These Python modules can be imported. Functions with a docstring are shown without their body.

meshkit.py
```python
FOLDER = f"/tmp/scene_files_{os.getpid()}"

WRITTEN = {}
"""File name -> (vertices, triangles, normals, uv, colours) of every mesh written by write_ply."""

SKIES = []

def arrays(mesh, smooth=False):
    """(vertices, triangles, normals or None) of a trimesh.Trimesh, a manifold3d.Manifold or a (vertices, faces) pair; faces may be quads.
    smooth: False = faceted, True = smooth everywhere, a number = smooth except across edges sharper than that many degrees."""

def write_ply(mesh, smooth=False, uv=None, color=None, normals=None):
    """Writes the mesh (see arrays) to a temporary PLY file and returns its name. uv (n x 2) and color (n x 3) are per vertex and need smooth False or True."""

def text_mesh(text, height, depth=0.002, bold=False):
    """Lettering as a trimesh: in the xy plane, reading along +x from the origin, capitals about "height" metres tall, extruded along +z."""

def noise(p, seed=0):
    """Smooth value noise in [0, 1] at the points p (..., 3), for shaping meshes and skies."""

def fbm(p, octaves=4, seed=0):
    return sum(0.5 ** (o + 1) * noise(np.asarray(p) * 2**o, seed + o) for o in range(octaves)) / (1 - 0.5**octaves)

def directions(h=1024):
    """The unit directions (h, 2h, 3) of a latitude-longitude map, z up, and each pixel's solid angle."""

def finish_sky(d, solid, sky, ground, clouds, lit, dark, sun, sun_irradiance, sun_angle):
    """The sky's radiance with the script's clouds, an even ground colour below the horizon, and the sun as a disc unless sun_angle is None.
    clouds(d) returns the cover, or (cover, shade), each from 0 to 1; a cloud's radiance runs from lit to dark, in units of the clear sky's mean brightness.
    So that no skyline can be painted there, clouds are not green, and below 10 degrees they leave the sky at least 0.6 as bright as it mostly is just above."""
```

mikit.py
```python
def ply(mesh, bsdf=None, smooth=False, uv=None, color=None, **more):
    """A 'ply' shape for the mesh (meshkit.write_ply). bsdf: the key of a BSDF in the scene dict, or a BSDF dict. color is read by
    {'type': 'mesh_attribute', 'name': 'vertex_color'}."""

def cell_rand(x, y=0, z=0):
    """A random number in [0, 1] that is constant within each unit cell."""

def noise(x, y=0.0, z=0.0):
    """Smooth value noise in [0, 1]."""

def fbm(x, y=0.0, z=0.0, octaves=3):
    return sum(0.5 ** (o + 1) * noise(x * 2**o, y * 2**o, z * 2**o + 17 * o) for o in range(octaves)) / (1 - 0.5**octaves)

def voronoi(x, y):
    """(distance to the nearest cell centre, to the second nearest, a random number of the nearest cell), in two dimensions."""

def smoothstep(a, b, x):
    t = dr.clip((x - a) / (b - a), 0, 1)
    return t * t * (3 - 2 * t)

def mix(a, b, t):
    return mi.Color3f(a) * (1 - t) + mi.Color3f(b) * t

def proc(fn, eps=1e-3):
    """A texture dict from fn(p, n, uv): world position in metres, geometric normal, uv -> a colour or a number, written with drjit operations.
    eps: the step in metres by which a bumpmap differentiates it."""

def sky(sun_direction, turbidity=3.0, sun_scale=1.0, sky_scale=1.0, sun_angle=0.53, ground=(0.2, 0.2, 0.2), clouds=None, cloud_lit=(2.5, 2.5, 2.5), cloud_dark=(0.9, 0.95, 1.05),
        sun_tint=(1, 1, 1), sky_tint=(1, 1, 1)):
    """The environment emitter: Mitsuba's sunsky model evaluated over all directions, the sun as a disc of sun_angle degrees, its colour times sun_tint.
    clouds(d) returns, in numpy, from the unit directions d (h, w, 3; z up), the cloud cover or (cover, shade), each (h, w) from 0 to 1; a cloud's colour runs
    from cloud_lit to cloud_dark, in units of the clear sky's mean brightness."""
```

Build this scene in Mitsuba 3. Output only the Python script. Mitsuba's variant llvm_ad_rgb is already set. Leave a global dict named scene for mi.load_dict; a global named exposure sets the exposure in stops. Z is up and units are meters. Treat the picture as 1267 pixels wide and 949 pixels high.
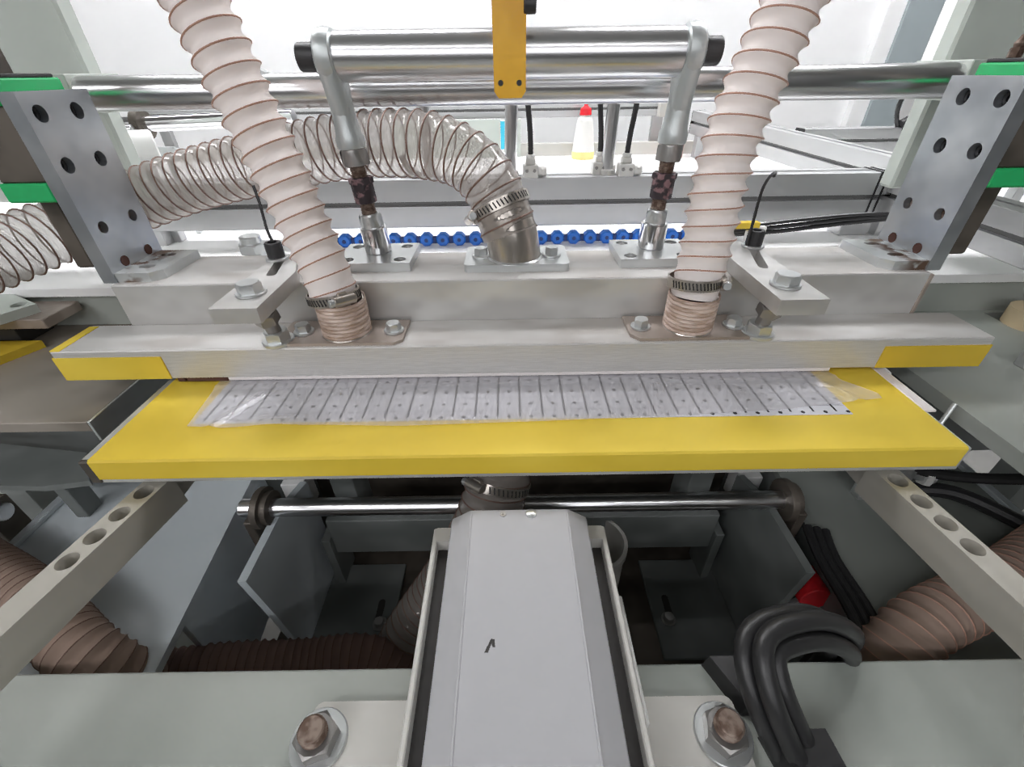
import math
import numpy as np, trimesh, mitsuba as mi, drjit as dr, mikit, meshkit
from shapely.geometry import Polygon, Point, box as sbox
from shapely.ops import unary_union
from scipy.interpolate import CubicSpline
from scipy.spatial import ConvexHull

# ------------------------------------------------------------------ camera, light, exposure
T = mi.ScalarTransform4f
TH, ROLL = math.radians(35), math.radians(0.9)
EYE = np.array([-.015, 0, 1.28])
FW = np.array([0, math.cos(TH), -math.sin(TH)])
UP = math.cos(ROLL) * np.array([0, math.sin(TH), math.cos(TH)]) + math.sin(ROLL) * np.array([1., 0, 0])
scene = {'type': 'scene', 'camera': {
    'type': 'perspective', 'fov': math.degrees(2 * math.atan(1267 / 2 / 550.)), 'fov_axis': 'x', 'near_clip': .01, 'far_clip': 100,
    'to_world': T().look_at(origin=EYE.tolist(), target=(EYE + FW).tolist(), up=UP.tolist())}}
labels = {}
exposure = 0.0
SKY = 12.0
LAMP = 6.5
FILL = 1.7  # radiance of the added fill panes behind the viewer
scene['sky'] = mikit.sky((0.3, 0.8, 0.6), turbidity=6, sun_scale=0.0, sky_scale=1.0, sky_tint=(1, 1, 1), clouds=lambda d: np.ones(d.shape[:2]), cloud_lit=(SKY, SKY, SKY), ground=(.3, .3, .3))

# ------------------------------------------------------------------ materials
def rgb(*c): return {'type': 'rgb', 'value': list(c)}
def pr(col, rough=.5, metal=0., spec=.5, **k):
    d = {'type': 'principled', 'base_color': col if isinstance(col, dict) else rgb(*col), 'roughness': rough, 'metallic': metal, 'specular': spec}
    d.update(k); return {'type': 'twosided', 'b': d}
def mottled(c0, c1, s=(12, 12, 12), lo=.3, hi=.7):
    def f(p, n, uv): return mikit.mix(c0, c1, mikit.smoothstep(lo, hi, mikit.fbm(p.x * s[0], p.y * s[1], p.z * s[2], 3)))
    return mikit.proc(f)
M = scene
M['aluminium'] = pr(mottled((.50, .49, .475), (.64, .635, .62), (14, 20, 20)), .42, .55)
M['brushed_aluminium'] = pr(mottled((.54, .53, .515), (.61, .60, .585), (60, 1100, 1100), .2, .8), .42, .4)
M['dusty_aluminium'] = pr(mottled((.44, .415, .39), (.61, .60, .585), (9, 24, 24)), .5, .3)
M['bracket_steel'] = pr(mottled((.36, .385, .41), (.48, .50, .52), (20, 20, 20)), .32, .8)
M['chrome'] = pr((.76, .76, .77), .09, 1.)
M['satin_chrome'] = pr((.72, .72, .73), .23, 1.)
M['zinc'] = pr((.60, .62, .62), .3, .75)
def stained(p, n, uv):
    near = mikit.smoothstep(.485, .52, dr.abs(p.x)) * mikit.smoothstep(1.10, 1.075, p.z)
    return mikit.mix((.60, .62, .62), (.16, .10, .07), mikit.smoothstep(.46, .60, mikit.fbm(p.x * 55, p.y * 55, p.z * 55, 3)) * near)
M['stained_zinc'] = pr(mikit.proc(stained), .34, .6)
M['cast_zinc'] = pr((.50, .53, .53), .38, .6)
M['nut_steel'] = pr((.33, .32, .31), .35, .8)
M['rust_steel'] = pr(mottled((.12, .075, .055), (.27, .21, .175), (160, 160, 160)), .5, .4)
M['paint_marks'] = pr(mottled((.035, .025, .03), (.22, .13, .14), (120, 120, 120), .45, .65), .45, .2)
M['brown_steel'] = pr(mottled((.30, .25, .215), (.42, .36, .32), (30, 30, 30)), .45, .35)
M['sleeve_brown'] = pr(mottled((.36, .255, .20), (.56, .45, .39), (60, 60, 200)), .3)
M['spigot_steel'] = pr((.50, .46, .42), .24, .85)
M['black_oxide'] = pr((.022, .022, .024), .42, .0)
M['black_rubber'] = pr((.02, .02, .021), .38)
M['dark_steel'] = pr(mottled((.075, .064, .053), (.145, .125, .105), (18, 18, 18)), .5, .4)
M['guard_stain'] = pr(mottled((.13, .11, .085), (.34, .305, .265), (9, 11, 11)), .45, .3)
M['hole_black'] = pr((.03, .028, .026), .6)
M['green_plastic'] = pr((.02, .42, .13), .4)
M['yellow_film'] = pr(mottled((.68, .49, .045), (.76, .57, .07), (7, 9, 9)), .5, spec=.3)
M['ochre_film'] = pr((.60, .42, .04), .5, spec=.3)
M['orange_paint'] = pr(mottled((.66, .33, .012), (.76, .41, .025), (30, 30, 14)), .3)
M['white_paint'] = pr((.80, .80, .79), .55)
M['white_wall_paint'] = pr(mottled((.86, .865, .87), (.90, .90, .905), (2, 2, 2)), .8)
M['dim_wall_paint'] = pr((.30, .30, .29), .8)
M['front_wall_paint'] = pr((.13, .13, .125), .8)
M['table_white'] = pr((.88, .88, .88), .45)
M['column_paint'] = pr((.50, .54, .50), .5)
M['machine_paint'] = pr(mottled((.27, .295, .27), (.37, .39, .36), (4, 4, 4)), .5)
M['deck_paint'] = pr(mottled((.54, .60, .63), (.60, .65, .68), (6, 6, 6)), .45)
M['deck_paint_shaded'] = pr(mottled((.20, .22, .205), (.25, .27, .25), (6, 6, 6)), .5)  # deck paint again, the shade on the right put into a darker colour
M['dark_paint'] = pr(mottled((.13, .145, .14), (.20, .215, .21), (9, 9, 9)), .5)
M['cover_grey'] = pr((.385, .385, .40), .5)
M['flange_grey'] = pr((.50, .49, .46), .5)
M['arm_metal'] = pr(mottled((.38, .365, .32), (.47, .45, .40), (20, 8, 20)), .42, .3)
M['profile'] = pr((.52, .525, .53), .36, .6)
M['slot_dark'] = pr((.20, .20, .20), .5, .3)
M['blue_plastic'] = pr((.02, .16, .62), .38)
M['navy_plastic'] = pr((.012, .04, .17), .45)
M['red_plastic'] = pr((.72, .02, .03), .35)
M['cyan_print'] = pr((.05, .5, .68), .5)
M['yellow_liquid'] = pr((.78, .68, .28), .3)
M['bottle_plastic'] = pr((.74, .73, .70), .35)
M['fitting_white'] = pr((.66, .655, .63), .4)
M['foam_white'] = pr((.74, .70, .69), .75)
M['foam_brown'] = pr((.07, .03, .022), .8)
M['door_grey'] = pr((.34, .39, .41), .6)
M['concrete'] = pr(mottled((.22, .22, .21), (.32, .315, .30), (3, 3, 3)), .8)
M['cardboard'] = pr((.62, .50, .32), .8)
M['wire_copper'] = pr((.50, .29, .22), .4, .1)
M['wire_dark'] = pr((.20, .125, .10), .4, .3)
M['hose_milky'] = {'type': 'principledthin', 'base_color': rgb(.965, .905, .88), 'roughness': .19, 'diff_trans': .4, 'spec_trans': .0, 'eta': 1.45}
M['hose_dark'] = {'type': 'principledthin', 'base_color': rgb(.26, .17, .15), 'roughness': .3, 'diff_trans': .3, 'spec_trans': .0, 'eta': 1.45}
M['hose_brown'] = {'type': 'principledthin', 'base_color': rgb(.38, .28, .23), 'roughness': .27, 'diff_trans': .5, 'spec_trans': .0, 'eta': 1.45}
M['hose_clear'] = {'type': 'blendbsdf', 'weight': .58, 'a': {'type': 'principledthin', 'base_color': rgb(.50, .455, .42), 'roughness': .16, 'diff_trans': .7, 'spec_trans': .0, 'eta': 1.45}, 'b': {'type': 'thindielectric', 'int_ior': 1.4}}
M['film_plastic'] = {'type': 'blendbsdf', 'weight': .56, 'a': {'type': 'principledthin', 'base_color': rgb(.80, .785, .80), 'roughness': .4, 'diff_trans': .8, 'spec_trans': .0, 'eta': 1.3}, 'b': {'type': 'thindielectric', 'int_ior': 1.3}}
M['glass'] = {'type': 'thindielectric', 'int_ior': 1.5}
def grid_print(p, n, uv):
    # printed scale: cells 26.3 x 24.5 mm, each with a dot
    u, v = (p.x + 10) / .0263, (p.y + .003) / .0245
    fu, fv = u - dr.floor(u), v - dr.floor(v)
    line = dr.select((dr.minimum(fu, 1 - fu) < .045) & (p.y > .402), 1., 0.)
    hline = dr.select((dr.minimum(fv, 1 - fv) < .035), .35, 0.)
    dot = dr.select(dr.square((fu - .5) * .0263) + dr.square((fv - .5) * .0245) < .0024 ** 2, 1., 0.)
    return mikit.mix((.62, .62, .66), (.015, .015, .02), dr.minimum(1., line + dot + hline))
M['grid_print'] = pr(mikit.proc(grid_print), .5, .1)

# ------------------------------------------------------------------ mesh helpers
def mk(v, f): return trimesh.Trimesh(np.asarray(v, float), np.asarray(f), process=False)
def hull(pts):
    p = np.asarray(pts, float); h = ConvexHull(p)
    m = trimesh.Trimesh(p, h.simplices, process=True); m.fix_normals(); return m
def box(x0, x1, y0, y1, z0, z1, ch=.0012):
    c = min(ch, .4 * min(x1 - x0, y1 - y0, z1 - z0)); L = []
    if c <= 0: return hull([(x, y, z) for x in (x0, x1) for y in (y0, y1) for z in (z0, z1)])
    for x, sx in ((x0, 1), (x1, -1)):
        for y, sy in ((y0, 1), (y1, -1)):
            for z, sz in ((z0, 1), (z1, -1)):
                L += [(x, y + sy * c, z + sz * c), (x + sx * c, y, z + sz * c), (x + sx * c, y + sy * c, z)]
    return hull(L)
def frame(d, ref=None):
    d = np.asarray(d, float); d = d / np.linalg.norm(d)
    a = np.asarray(ref if ref is not None else ([0, 0, 1] if abs(d[2]) < .9 else [1, 0, 0]), float)
    u = a - d * (a @ d); u /= np.linalg.norm(u)
    return u, np.cross(d, u), d
def orient(m, o, d, ref=None):
    u, v, w = frame(d, ref); X = np.eye(4); X[:3, 0], X[:3, 1], X[:3, 2], X[:3, 3] = u, v, w, o
    m = m.copy(); m.apply_transform(X); return m
def lathe(prof, o=(0, 0, 0), d=(0, 0, 1), n=32, phase=0):
    """prof: (radius, height) from one end to the other."""
    a = np.arange(n) * 2 * math.pi / n + phase; V, Fc = [], []
    for r, h in prof: V += [(r * math.cos(t), r * math.sin(t), h) for t in a]
    for k in range(len(prof) - 1):
        for i in range(n):
            j = (i + 1) % n; p = k * n
            Fc += [(p + i, p + j, p + n + j), (p + i, p + n + j, p + n + i)]
    return orient(mk(V, Fc), o, d)
def cyl(p0, p1, r, n=28, ch=None, r1=None):
    p0, p1 = np.asarray(p0, float), np.asarray(p1, float); h = np.linalg.norm(p1 - p0); r1 = r if r1 is None else r1
    c = min(r * .12, h * .2, .0015) if ch is None else ch
    return lathe([(0, 0), (r - c, 0), (r, c), (r1, h - c), (r1 - c, h), (0, h)] if c > 0 else [(0, 0), (r, 0), (r, 1e-6), (r1, h - 1e-6), (r1, h), (0, h)], p0, p1 - p0, n)
def hexn(o, d, af, h, phase=0, dome=True):
    """hexagon head or nut: af across the flats."""
    R = af / math.sqrt(3); pts = []
    for t in np.arange(6) * math.pi / 3 + phase:
        c, s = math.cos(t), math.sin(t)
        pts += [(R * c, R * s, 0), (R * c, R * s, h * .82)]
    for t in np.arange(12) * math.pi / 6 + phase: pts.append((af / 2 * .97 * math.cos(t), af / 2 * .97 * math.sin(t), h))
    return orient(hull(pts), o, d)
def polyx(poly, h): return trimesh.creation.extrude_polygon(poly, h, engine='earcut')
def prism(poly, o, d, h, ref=None):
    """polygon in the (u, v) plane of frame(d, ref) extruded by h along d from o"""
    return orient(polyx(poly if hasattr(poly, 'exterior') else Polygon(poly), h), o, d, ref)
def rrect(x0, x1, y0, y1, r): return sbox(x0 + r, y0 + r, x1 - r, y1 - r).buffer(r, quad_segs=4)
def flat(poly, z0, z1):
    m = polyx(poly if hasattr(poly, 'exterior') else Polygon(poly), z1 - z0); m.apply_translation([0, 0, z0]); return m
def along_x(poly, x0, x1):
    """polygon given in (y, z), extruded from x0 to x1"""
    m = polyx(poly if hasattr(poly, 'exterior') else Polygon(poly), x1 - x0)
    v = m.vertices.copy(); m.vertices = np.stack([v[:, 2] + x0, v[:, 0], v[:, 1]], 1); m.fix_normals(); return m
def along_y(poly, y0, y1):
    """polygon given in (x, z), extruded from y0 to y1"""
    m = polyx(poly if hasattr(poly, 'exterior') else Polygon(poly), y1 - y0)
    v = m.vertices.copy(); m.vertices = np.stack([v[:, 0], v[:, 2] + y0, v[:, 1]], 1); m.fix_normals(); return m
def join(*ms): return trimesh.util.concatenate([m for x in ms for m in (x if isinstance(x, (list, tuple)) else [x])])
def spline(pts, n):
    p = np.asarray(pts, float); s = np.r_[0, np.cumsum(np.linalg.norm(np.diff(p, axis=0), axis=1))]
    if len(p) == 2: return p[0] + (p[1] - p[0]) * np.linspace(0, 1, n)[:, None]
    cs = CubicSpline(s, p, bc_type='natural'); q = cs(np.linspace(0, s[-1], max(200, n)))
    s2 = np.r_[0, np.cumsum(np.linalg.norm(np.diff(q, axis=0), axis=1))]; t = np.linspace(0, s2[-1], n)
    return np.stack([np.interp(t, s2, q[:, k]) for k in range(3)], 1)
def rails(P):
    t = np.gradient(P, axis=0); t /= np.linalg.norm(t, axis=1, keepdims=True)
    u = frame(t[0])[0]; U = []
    for d in t:
        u = u - d * (u @ d); u /= np.linalg.norm(u); U.append(u)
    U = np.array(U); return t, U, np.cross(t, U)
def tube(pts, r, n=10, seg=None, cap=True, smooth=True):
    P = spline(pts, seg or max(2, 8 * len(pts))) if smooth else np.asarray(pts, float)
    t, U, V = rails(P); a = np.arange(n) * 2 * math.pi / n
    ring = P[:, None] + r * (np.cos(a)[None, :, None] * U[:, None] + np.sin(a)[None, :, None] * V[:, None])
    v = ring.reshape(-1, 3); f = []
    for k in range(len(P) - 1):
        for i in range(n):
            j = (i + 1) % n; f += [(k * n + i, k * n + j, (k + 1) * n + j), (k * n + i, (k + 1) * n + j, (k + 1) * n + i)]
    if cap:
        e = len(P) - 1; v = np.vstack([v, P[:1], P[-1:]]); c0, c1 = len(v) - 2, len(v) - 1
        for i in range(n):
            j = (i + 1) % n; f += [(c0, j, i), (c1, e * n + i, e * n + j)]
    return mk(v, f)
def hose_mesh(pts, R, pitch, depth, wire=.0011, nphi=44, sub=9, ease=None):
    """a corrugated hose wall and the helix of its wire. ease(t) scales (radius, depth) along the length 0..1"""
    q = spline(pts, 400); L = np.linalg.norm(np.diff(q, axis=0), axis=1).sum(); ns = int(L / pitch * sub) + 2
    P = spline(pts, ns); t, U, V = rails(P); s = np.linspace(0, L, ns); ph = np.arange(nphi) * 2 * math.pi / nphi
    er, ed = np.array([(1., 1.) if ease is None else ease(x / L) for x in s]).T
    f = (s[:, None] / pitch - ph[None] / (2 * math.pi)) % 1
    r = R * er[:, None] - depth * ed[:, None] * np.sin(math.pi * f) ** 1.4
    v = (P[:, None] + r[..., None] * (np.cos(ph)[None, :, None] * U[:, None] + np.sin(ph)[None, :, None] * V[:, None])).reshape(-1, 3)
    k, i = np.meshgrid(np.arange(ns - 1), np.arange(nphi), indexing='ij'); j = (i + 1) % nphi
    a, b, c, d = k * nphi + i, k * nphi + j, (k + 1) * nphi + j, (k + 1) * nphi + i
    wall = mk(v, np.vstack([np.stack([a, b, c], -1).reshape(-1, 3), np.stack([a, c, d], -1).reshape(-1, 3)]))
    nt = int(L / pitch * 30); sw = np.linspace(0, L, nt); an = sw / pitch * 2 * math.pi
    I = lambda A: np.stack([np.interp(sw, s, A[:, m]) for m in range(3)], 1)
    rr = R * np.interp(sw, s, er) + .0001
    W = I(P) + rr[:, None] * (np.cos(an)[:, None] * I(U) + np.sin(an)[:, None] * I(V))
    return wall, tube(W, wire, 5, cap=False, smooth=False)

# ------------------------------------------------------------------ entries
used = {}
def numbered(key):
    n = used.get(key, 0); used[key] = n + 1
    return key if n == 0 else f'{key}_{n:03d}'
def put(name, mesh, mat, parent=None, label=None, smooth=None, kind=None, **more):
    key = numbered(f'{parent}__{name}' if parent else name)
    scene[key] = mikit.ply(mesh, mat, smooth=35 if smooth is None else smooth, **more)
    if label or kind:
        labels[key] = {}
        if label: labels[key]['label'] = label
        if kind: labels[key]['kind'] = kind
    return key
def tag(key, label, cat, group=None):
    labels[key] = {'label': label, 'category': cat}
    if group: labels[key]['group'] = group
    return key
def thing(name, label, cat, group=None): return tag(numbered(name), label, cat, group)
def struct(name, mesh, mat, **k): return put(name, mesh, mat, kind='structure', smooth=False, **k)
def bolt(parent, x, y, z, af=.017, h=.009, washer='dark_washer', mat='zinc', phase=.3, lift=.003):
    b = put('bolt', hexn((x, y, z + lift), (0, 0, 1), af, h, phase), mat, parent)
    put('washer', cyl((x, y, z - .0002), (x, y, z + lift), af * .78), 'zinc', b)
    return b
def clamp(parent, o, d, R, w=.013, side=(0, -1, 0), mat='spigot_steel', tilt=1):
    o, d = np.asarray(o, float), np.asarray(d, float) / np.linalg.norm(d)
    c = put('hose_clamp', lathe([(R - .0008, -w / 2), (R + .0012, -w / 2), (R + .0014, 0), (R + .0012, w / 2), (R - .0008, w / 2)], o, d, 48), mat, parent, 'steel worm-drive band clamp with slots')
    s = np.asarray(side, float); s = s - d * (s @ d); s /= np.linalg.norm(s); tq = np.cross(d, s)
    h = o + s * (R + .006)
    put('screw_housing', join(cyl(h - tq * .013, h + tq * .013, .0062, 16), orient(box(-.009, .009, -.006, .006, -.004, .002), h - s * .003, s, d)), mat, c)
    put('screw_head', hexn(h + tq * tilt * .013, tq * tilt, .009, .006), 'zinc', c)
    sl = []
    for k in range(16):
        a = .42 + k * .13
        for sg in (1, -1):
            n = s * math.cos(a) + tq * sg * math.sin(a)
            sl.append(orient(box(-.0042, .0042, -.0009, .0009, -.0004, .0004, 0), o + n * (R + .0014), n, d + .25 * np.cross(n, d)))
    put('slot', join(sl), 'hole_black', c, kind='stuff')
    return c

# ================================================================== the room
RX0, RX1, RY0, RY1, RZ = -3.2, 3.6, -2.6, 3.2, 3.2
struct('floor', box(RX0 - .2, RX1 + .2, RY0 - .2, RY1 + .2, -.1, 0, 0), 'concrete')
struct('ceiling', box(RX0 - .2, RX1 + .2, RY0 - .2, RY1 + .2, RZ, RZ + .1, 0), 'dim_wall_paint')
struct('wall_left', box(RX0 - .1, RX0, RY0, RY1, 0, RZ, 0), 'dim_wall_paint')
struct('wall_right', box(RX1, RX1 + .1, RY0, RY1, 0, RZ, 0), 'dim_wall_paint')
struct('wall_front', box(RX0, RX1, RY0 - .1, RY0, 0, RZ, 0), 'front_wall_paint')
WX = 2.18                                                  # window opening, 18 cm further right
struct('wall_back', along_y(Polygon([(RX0, 0), (RX1, 0), (RX1, RZ), (RX0, RZ)], [[(WX + .18, .9), (3.4, .9), (3.4, 2.5), (WX + .18, 2.5)]]), RY1, RY1 + .1), 'white_wall_paint')
struct('trim_1', box(2.075, 2.17, RY1 - .05, RY1, 0, RZ), 'white_wall_paint')
struct('door_1', box(2.17, 2.36, RY1 - .07, RY1, 0, RZ), 'door_grey')
w1 = struct('window_1', join(box(2.36, 2.375, RY1, RY1 + .08, .9, 2.5), box(3.37, 3.4, RY1, RY1 + .08, .9, 2.5), box(2.375, 3.37, RY1, RY1 + .08, 2.46, 2.5), box(2.375, 3.37, RY1, RY1 + .08, .9, .94)), 'white_paint')
put('pane', box(2.375, 3.37, RY1 + .04, RY1 + .041, .94, 2.46, 0), 'glass', w1)
w2 = struct('fill_panel_2', join(box(-2.7, 1.3, RY0, RY0 + .05, 1.42, 1.5), box(-2.7, 1.3, RY0, RY0 + .05, 2.6, 2.68), [box(x, x + .07, RY0, RY0 + .05, 1.5, 2.6) for x in (-2.7, -1.37, -.04, 1.23)]), 'white_paint')
for x in (-2.63, -1.30, .03):                               # added fill light behind the viewer: glowing panes, no window known there
    put('pane', mk([(x, RY0 + .02, 1.5), (x, RY0 + .02, 2.6), (x + 1.2, RY0 + .02, 2.6), (x + 1.2, RY0 + .02, 1.5)], [(0, 1, 2), (0, 2, 3)]), 'white_paint', w2, smooth=False, emitter={'type': 'area', 'radiance': rgb(FILL, FILL, FILL * 1.04)})
def ceiling_lamp(x0, x1, y0, y1, power, label):
    k = thing('ceiling_lamp', label, 'lamp', 'ceiling lamps of the hall')
    put('housing', box(x0 - .03, x1 + .03, y0 - .03, y1 + .03, RZ - .04, RZ), 'white_paint', k)
    q = mk([(x0, y0, RZ - .045), (x1, y0, RZ - .045), (x1, y1, RZ - .045), (x0, y1, RZ - .045)], [(0, 2, 1), (0, 3, 2)])
    put('diffuser', q, 'white_paint', k, smooth=False, emitter={'type': 'area', 'radiance': rgb(power, power, power * 1.02)})
ceiling_lamp(-2.4, -.2, 1.5, 2.1, LAMP * 2.25, 'long white ceiling lamp above the left half of the rear table')
ceiling_lamp(.4, 2.6, 1.5, 2.1, LAMP * 2.25, 'long white ceiling lamp above the right half of the rear table')
ceiling_lamp(-1.6, 1.6, -2.05, -1.92, LAMP * 2.6, 'narrow white ceiling lamp in front of the press, behind the viewer')
ceiling_lamp(-3.05, -1.4, -2.1, -1.3, LAMP * 1.5, 'wide white ceiling lamp over the left front corner of the hall')

# ================================================================== rear table and frame behind the press
k = thing('conveyor_table', 'bright white flat table stretching behind the press', 'table')
put('table_top', box(-1.5, 1.5, .69, 2.02, .985, 1.0, .001), 'table_white', k)
put('apron', box(-1.5, 1.5, .6995, .73, .90, .985), 'machine_paint', k)
put('back_guard', box(-1.5, 1.5, 2.0, 2.02, 1.0, 1.046), 'flange_grey', k, 'low grey strip along the far edge')
for x in (-1.4, 1.4):
    for y in (.85, 1.9): put('leg', box(x - .03, x + .03, y - .03, y + .03, 0, .985), 'machine_paint', k)
def profile_poly(w, h, slots=(.5,), top=True, s=.009, dp=.012):
    """cross-section (across, up) of a slotted aluminium profile, the slots on both sides and the top"""
    P = rrect(-w / 2, w / 2, 0, h, .0025)
    for q in slots:
        for sx in (-1, 1):
            P = P.difference(sbox(min(sx * w / 2, sx * (w / 2 - dp)), h * q - s / 2, max(sx * w / 2 + .001 * sx, sx * (w / 2 - dp)), h * q + s / 2))
    if top: P = P.difference(sbox(-s / 2, h - dp, s / 2, h + .001)).difference(sbox(-s / 2, -.001, s / 2, dp))
    return P
def profile(name, p0, p1, w, h, label, slots=(.5,), mat='profile'):
    p0, p1 = np.asarray(p0, float), np.asarray(p1, float); d = p1 - p0; L = np.linalg.norm(d); d /= L
    k = thing(name, label, 'aluminium profile')
    up = np.array([0, 0, 1.]) - d * d[2]; up /= np.linalg.norm(up); rt = np.cross(d, up)
    m = polyx(profile_poly(w, h, slots), L); X = np.eye(4); X[:3, 0], X[:3, 1], X[:3, 2], X[:3, 3] = rt, up, d, p0; m.apply_transform(X); m.fix_normals()
    put('extrusion', m, mat, k, smooth=20)
    put('slot_floor', join([orient(box(-.0045, .0045, -w / 2 + .011, w / 2 - .011, 0, L, 0), p0 + up * (h * q), d, up) for q in slots]), 'slot_dark', k, smooth=False)
    for e, sg in ((p0, -1), (p1, 1)):
        m = polyx(rrect(-w / 2, w / 2, 0, h, .0025), .003); X = np.eye(4); X[:3, 0], X[:3, 1], X[:3, 2], X[:3, 3] = rt, up, d, e + d * (0 if sg > 0 else -.003); m.apply_transform(X); m.fix_normals()
        put('end_cap', m, 'black_rubber', k, smooth=20)
    return k
k = profile('cross_profile', (-.80, .925, 1.03), (.715, .925, 1.03), .05, .088, 'thick slotted aluminium profile lying across the table behind the blue chain')
for x in (-.74, .68): put('foot', box(x - .03, x + .03, .905, .945, 1.0, 1.03), 'profile', k)
k = profile('rear_profile', (-1.45, 2.06, 1.132), (.60, 2.06, 1.132), .05, .055, 'far thin aluminium profile against the white wall behind the bottle')
put('end_bracket', box(.57, .62, 2.0, 2.034, 1.13, 1.178), 'flange_grey', k)
for x in (-1.4, .585): put('post', box(x - .02, x + .02, 2.06, 2.085, 0, 1.135), 'profile', k)
k = profile('side_profile', (.715, 1.98, 1.075), (.865, .99, 1.035), .05, .078, 'pale aluminium profile running away from the press towards the wall, right of the right hose')
put('post', box(.70, .735, 1.90, 1.935, 1.0, 1.072), 'profile', k); put('post', box(.845, .88, 1.0, 1.03, 1.0, 1.037), 'profile', k)
k = profile('short_side_profile', (.735, .97, 1.046), (.715, .44, 1.046), .052, .066, 'grey slotted profile outside the right bracket, pointing towards the viewer')
put('post', box(.72, .75, .90, .93, 1.0, 1.048), 'profile', k); put('post', box(.70, .73, .50, .53, .93, 1.048), 'profile', k)
k = profile('right_rear_profile', (.92, 1.62, 1.052), (1.5, 1.62, 1.052), .05, .07, 'bright aluminium profile on the rear table at the right, behind the right bracket')
for x in (1.0, 1.42): put('foot', box(x - .02, x + .02, 1.60, 1.64, 1.0, 1.053), 'profile', k)

for x in (.682, .695):
    put('cable_tie', along_x(sbox(.8985, 1.0285, .9515, 1.1195).difference(sbox(.90, 1.03, .95, 1.118)), x, x + .003), 'black_rubber', 'cross_profile', 'black cable tie')
# blue chain of links on the table
k = thing('conveyor_chain', 'blue plastic chain of square links lying along the table', 'chain')
for i in range(25):
    x = -.372 + i * .0322
    R = .0127; pts = []
    for t in np.arange(8) * math.pi / 4 + math.pi / 8:
        for yy, q in ((.876, .80), (.879, 1.), (.893, 1.)): pts.append((x + R * q * math.cos(t) * 1.06, yy, 1.0118 + R * q * math.sin(t)))
    ln = put('link', hull(pts), 'blue_plastic', k, smooth=25)
    put('hole', cyl((x, .8775, 1.0118), (x, .8752, 1.0118), .0038, 10, 0), 'navy_plastic', ln)
    if i < 24: put('hinge', box(x + .009, x + .0232, .881, .89, 1.004, 1.017), 'navy_plastic', k)

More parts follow.
